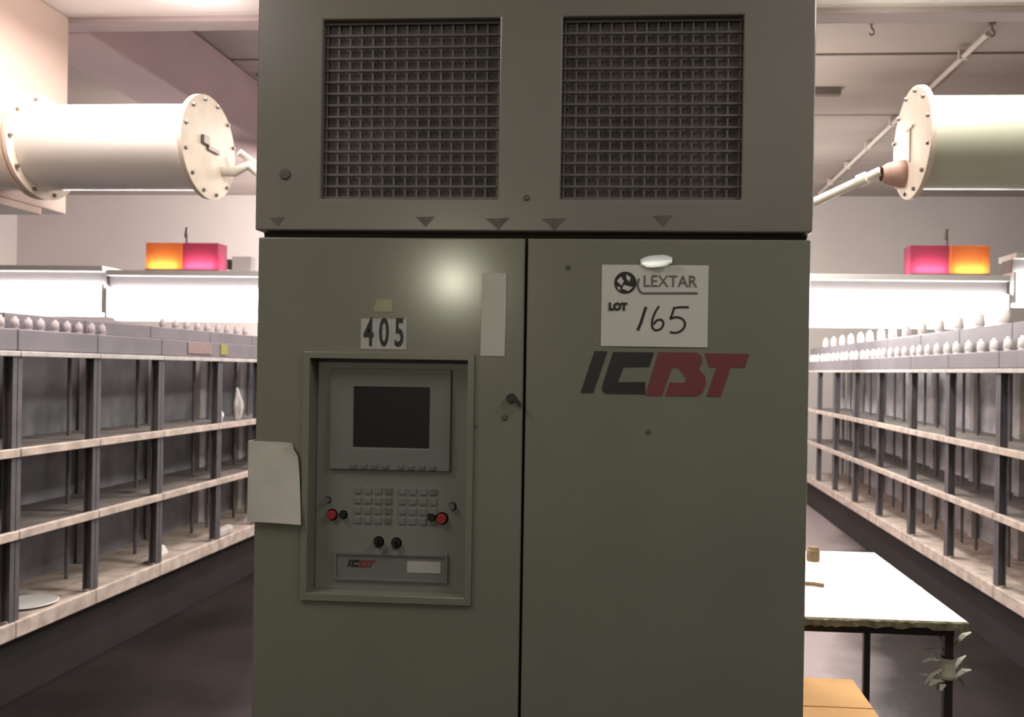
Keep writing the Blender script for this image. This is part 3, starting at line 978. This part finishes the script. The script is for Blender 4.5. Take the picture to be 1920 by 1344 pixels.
for x0, x1, y0, y1 in ((TX0 + 0.03, TX1 - 0.03, TY0 + 0.035, TY0 + 0.06), (TX0 + 0.03, TX1 - 0.03, TY1 - 0.06, TY1 - 0.035),
                       (TX0 + 0.03, TX0 + 0.055, TY0 + 0.06, TY1 - 0.06), (TX1 - 0.055, TX1 - 0.03, TY0 + 0.06, TY1 - 0.06)):
    box(bm, x0, x1, y0, y1, 0.69, 0.7279)
obj('apron', bm, M['leg'], tb)
for x in (TX0 + 0.045, TX1 - 0.045):
    for y in (TY0 + 0.05, TY1 - 0.05):
        bm = B(); box(bm, x - 0.014, x + 0.014, y - 0.014, y + 0.014, 0.012, 0.69, 0.002)
        lg = obj('leg', bm, M['leg'], tb)
        bm = B(); revolve(bm, [(0, 0), (0.016, 0), (0.016, 0.012), (0, 0.012)], 'z', 12, (x, y, 0))
        obj('foot', bm, M['black'], lg)
# frayed wrap round the near right leg
bm = B()
rw = random.Random(11)
lx, ly = 0.815 + TX1 - 0.045, 3.195 + TY0 + 0.05
revolve(bm, [(0.0225, 0.03), (0.026, 0.04), (0.0235, 0.06), (0.0235, 0.085), (0.027, 0.10)], 'z', 14, (0, 0, -0.06))
for k in range(16):
    a = rw.uniform(0, 2 * PI)
    z = rw.uniform(-0.06, 0.08)
    d = Vector((math.cos(a), math.sin(a), rw.uniform(-0.9, 0.7)))
    L = rw.uniform(0.03, 0.085)
    s = Vector((-d.y, d.x, 0)).normalized() * rw.uniform(0.008, 0.016)
    p = Vector((0.021 * math.cos(a), 0.021 * math.sin(a), z))
    m1 = p + d * L * 0.6 + Vector((0, 0, 0.01))
    e1 = p + d * L
    v = [bm.verts.new(q) for q in (p - s * 0.5, p + s * 0.5, m1 + s, m1 - s, e1 + s * 0.3, e1 - s * 0.3)]
    bm.faces.new((v[0], v[1], v[2], v[3])); bm.faces.new((v[3], v[2], v[4], v[5]))
o = tag(obj('plastic_wrap', bm, M['scrap'], None, (lx, ly, 0.575)), 'frayed pale plastic wrap tied round the near right table leg', 'wrap')
sm = o.modifiers.new('thick', 'SOLIDIFY'); sm.thickness = 0.0015
# on the table
bm = B()
revolve(bm, [(0, 0), (0.026, 0), (0.028, 0.01), (0.028, 0.045), (0.022, 0.052), (0.022, 0.06), (0, 0.06)], 'z', 20)
tag(obj('brown_pot', bm, M['brown'], None, (0.79, 3.50, 0.7502), smooth=40), 'small brown pot standing on the white table next to the cabinet', 'pot')
bm = B(); tube(bm, [(-0.16, 0.03, 0.008), (-0.06, 0.012, 0.008), (0.04, 0.0, 0.008), (0.075, -0.012, 0.006)], 0.007, 8)
tag(obj('wooden_stick', bm, M['brown'], None, (0.66, 3.08, 0.7505), smooth=60), 'thin brown stick lying on the white table', 'stick')

bx0 = thing('cardboard_box', 'tan cardboard box standing on the floor in front of the table', 'box', (0.585, 2.315, 0))
bm = B(); plate(bm, [-0.112, -0.108, 0.108, 0.112], [0, 0.004, 0.600], set(), -0.215, 0.215)
bm.free(); bm = B(); box(bm, -0.112, 0.112, -0.215, 0.215, 0, 0.602, 0.003)
obj('carton', bm, M['card'], bx0)
for s in (-1, 1):
    bm = B(); box(bm, -0.113, 0.113, min(s * 0.002, s * 0.216), max(s * 0.002, s * 0.216), 0.602, 0.606 + (0.001 if s > 0 else 0.0), 0.001)
    obj('flap', bm, M['card'], bx0)

for x, y, s, lb in ((-1.98, 3.05, 0.03, 'small pale paper scrap on the floor at the lower left'), (-1.92, 3.08, 0.022, 'smaller pale paper scrap on the floor beside the first')):
    lump('paper_scrap', lb, 'scrap', (x, y, 0.0005), (s, s * 0.7, s * 0.35), M['rack_rear'], int(x * -100))
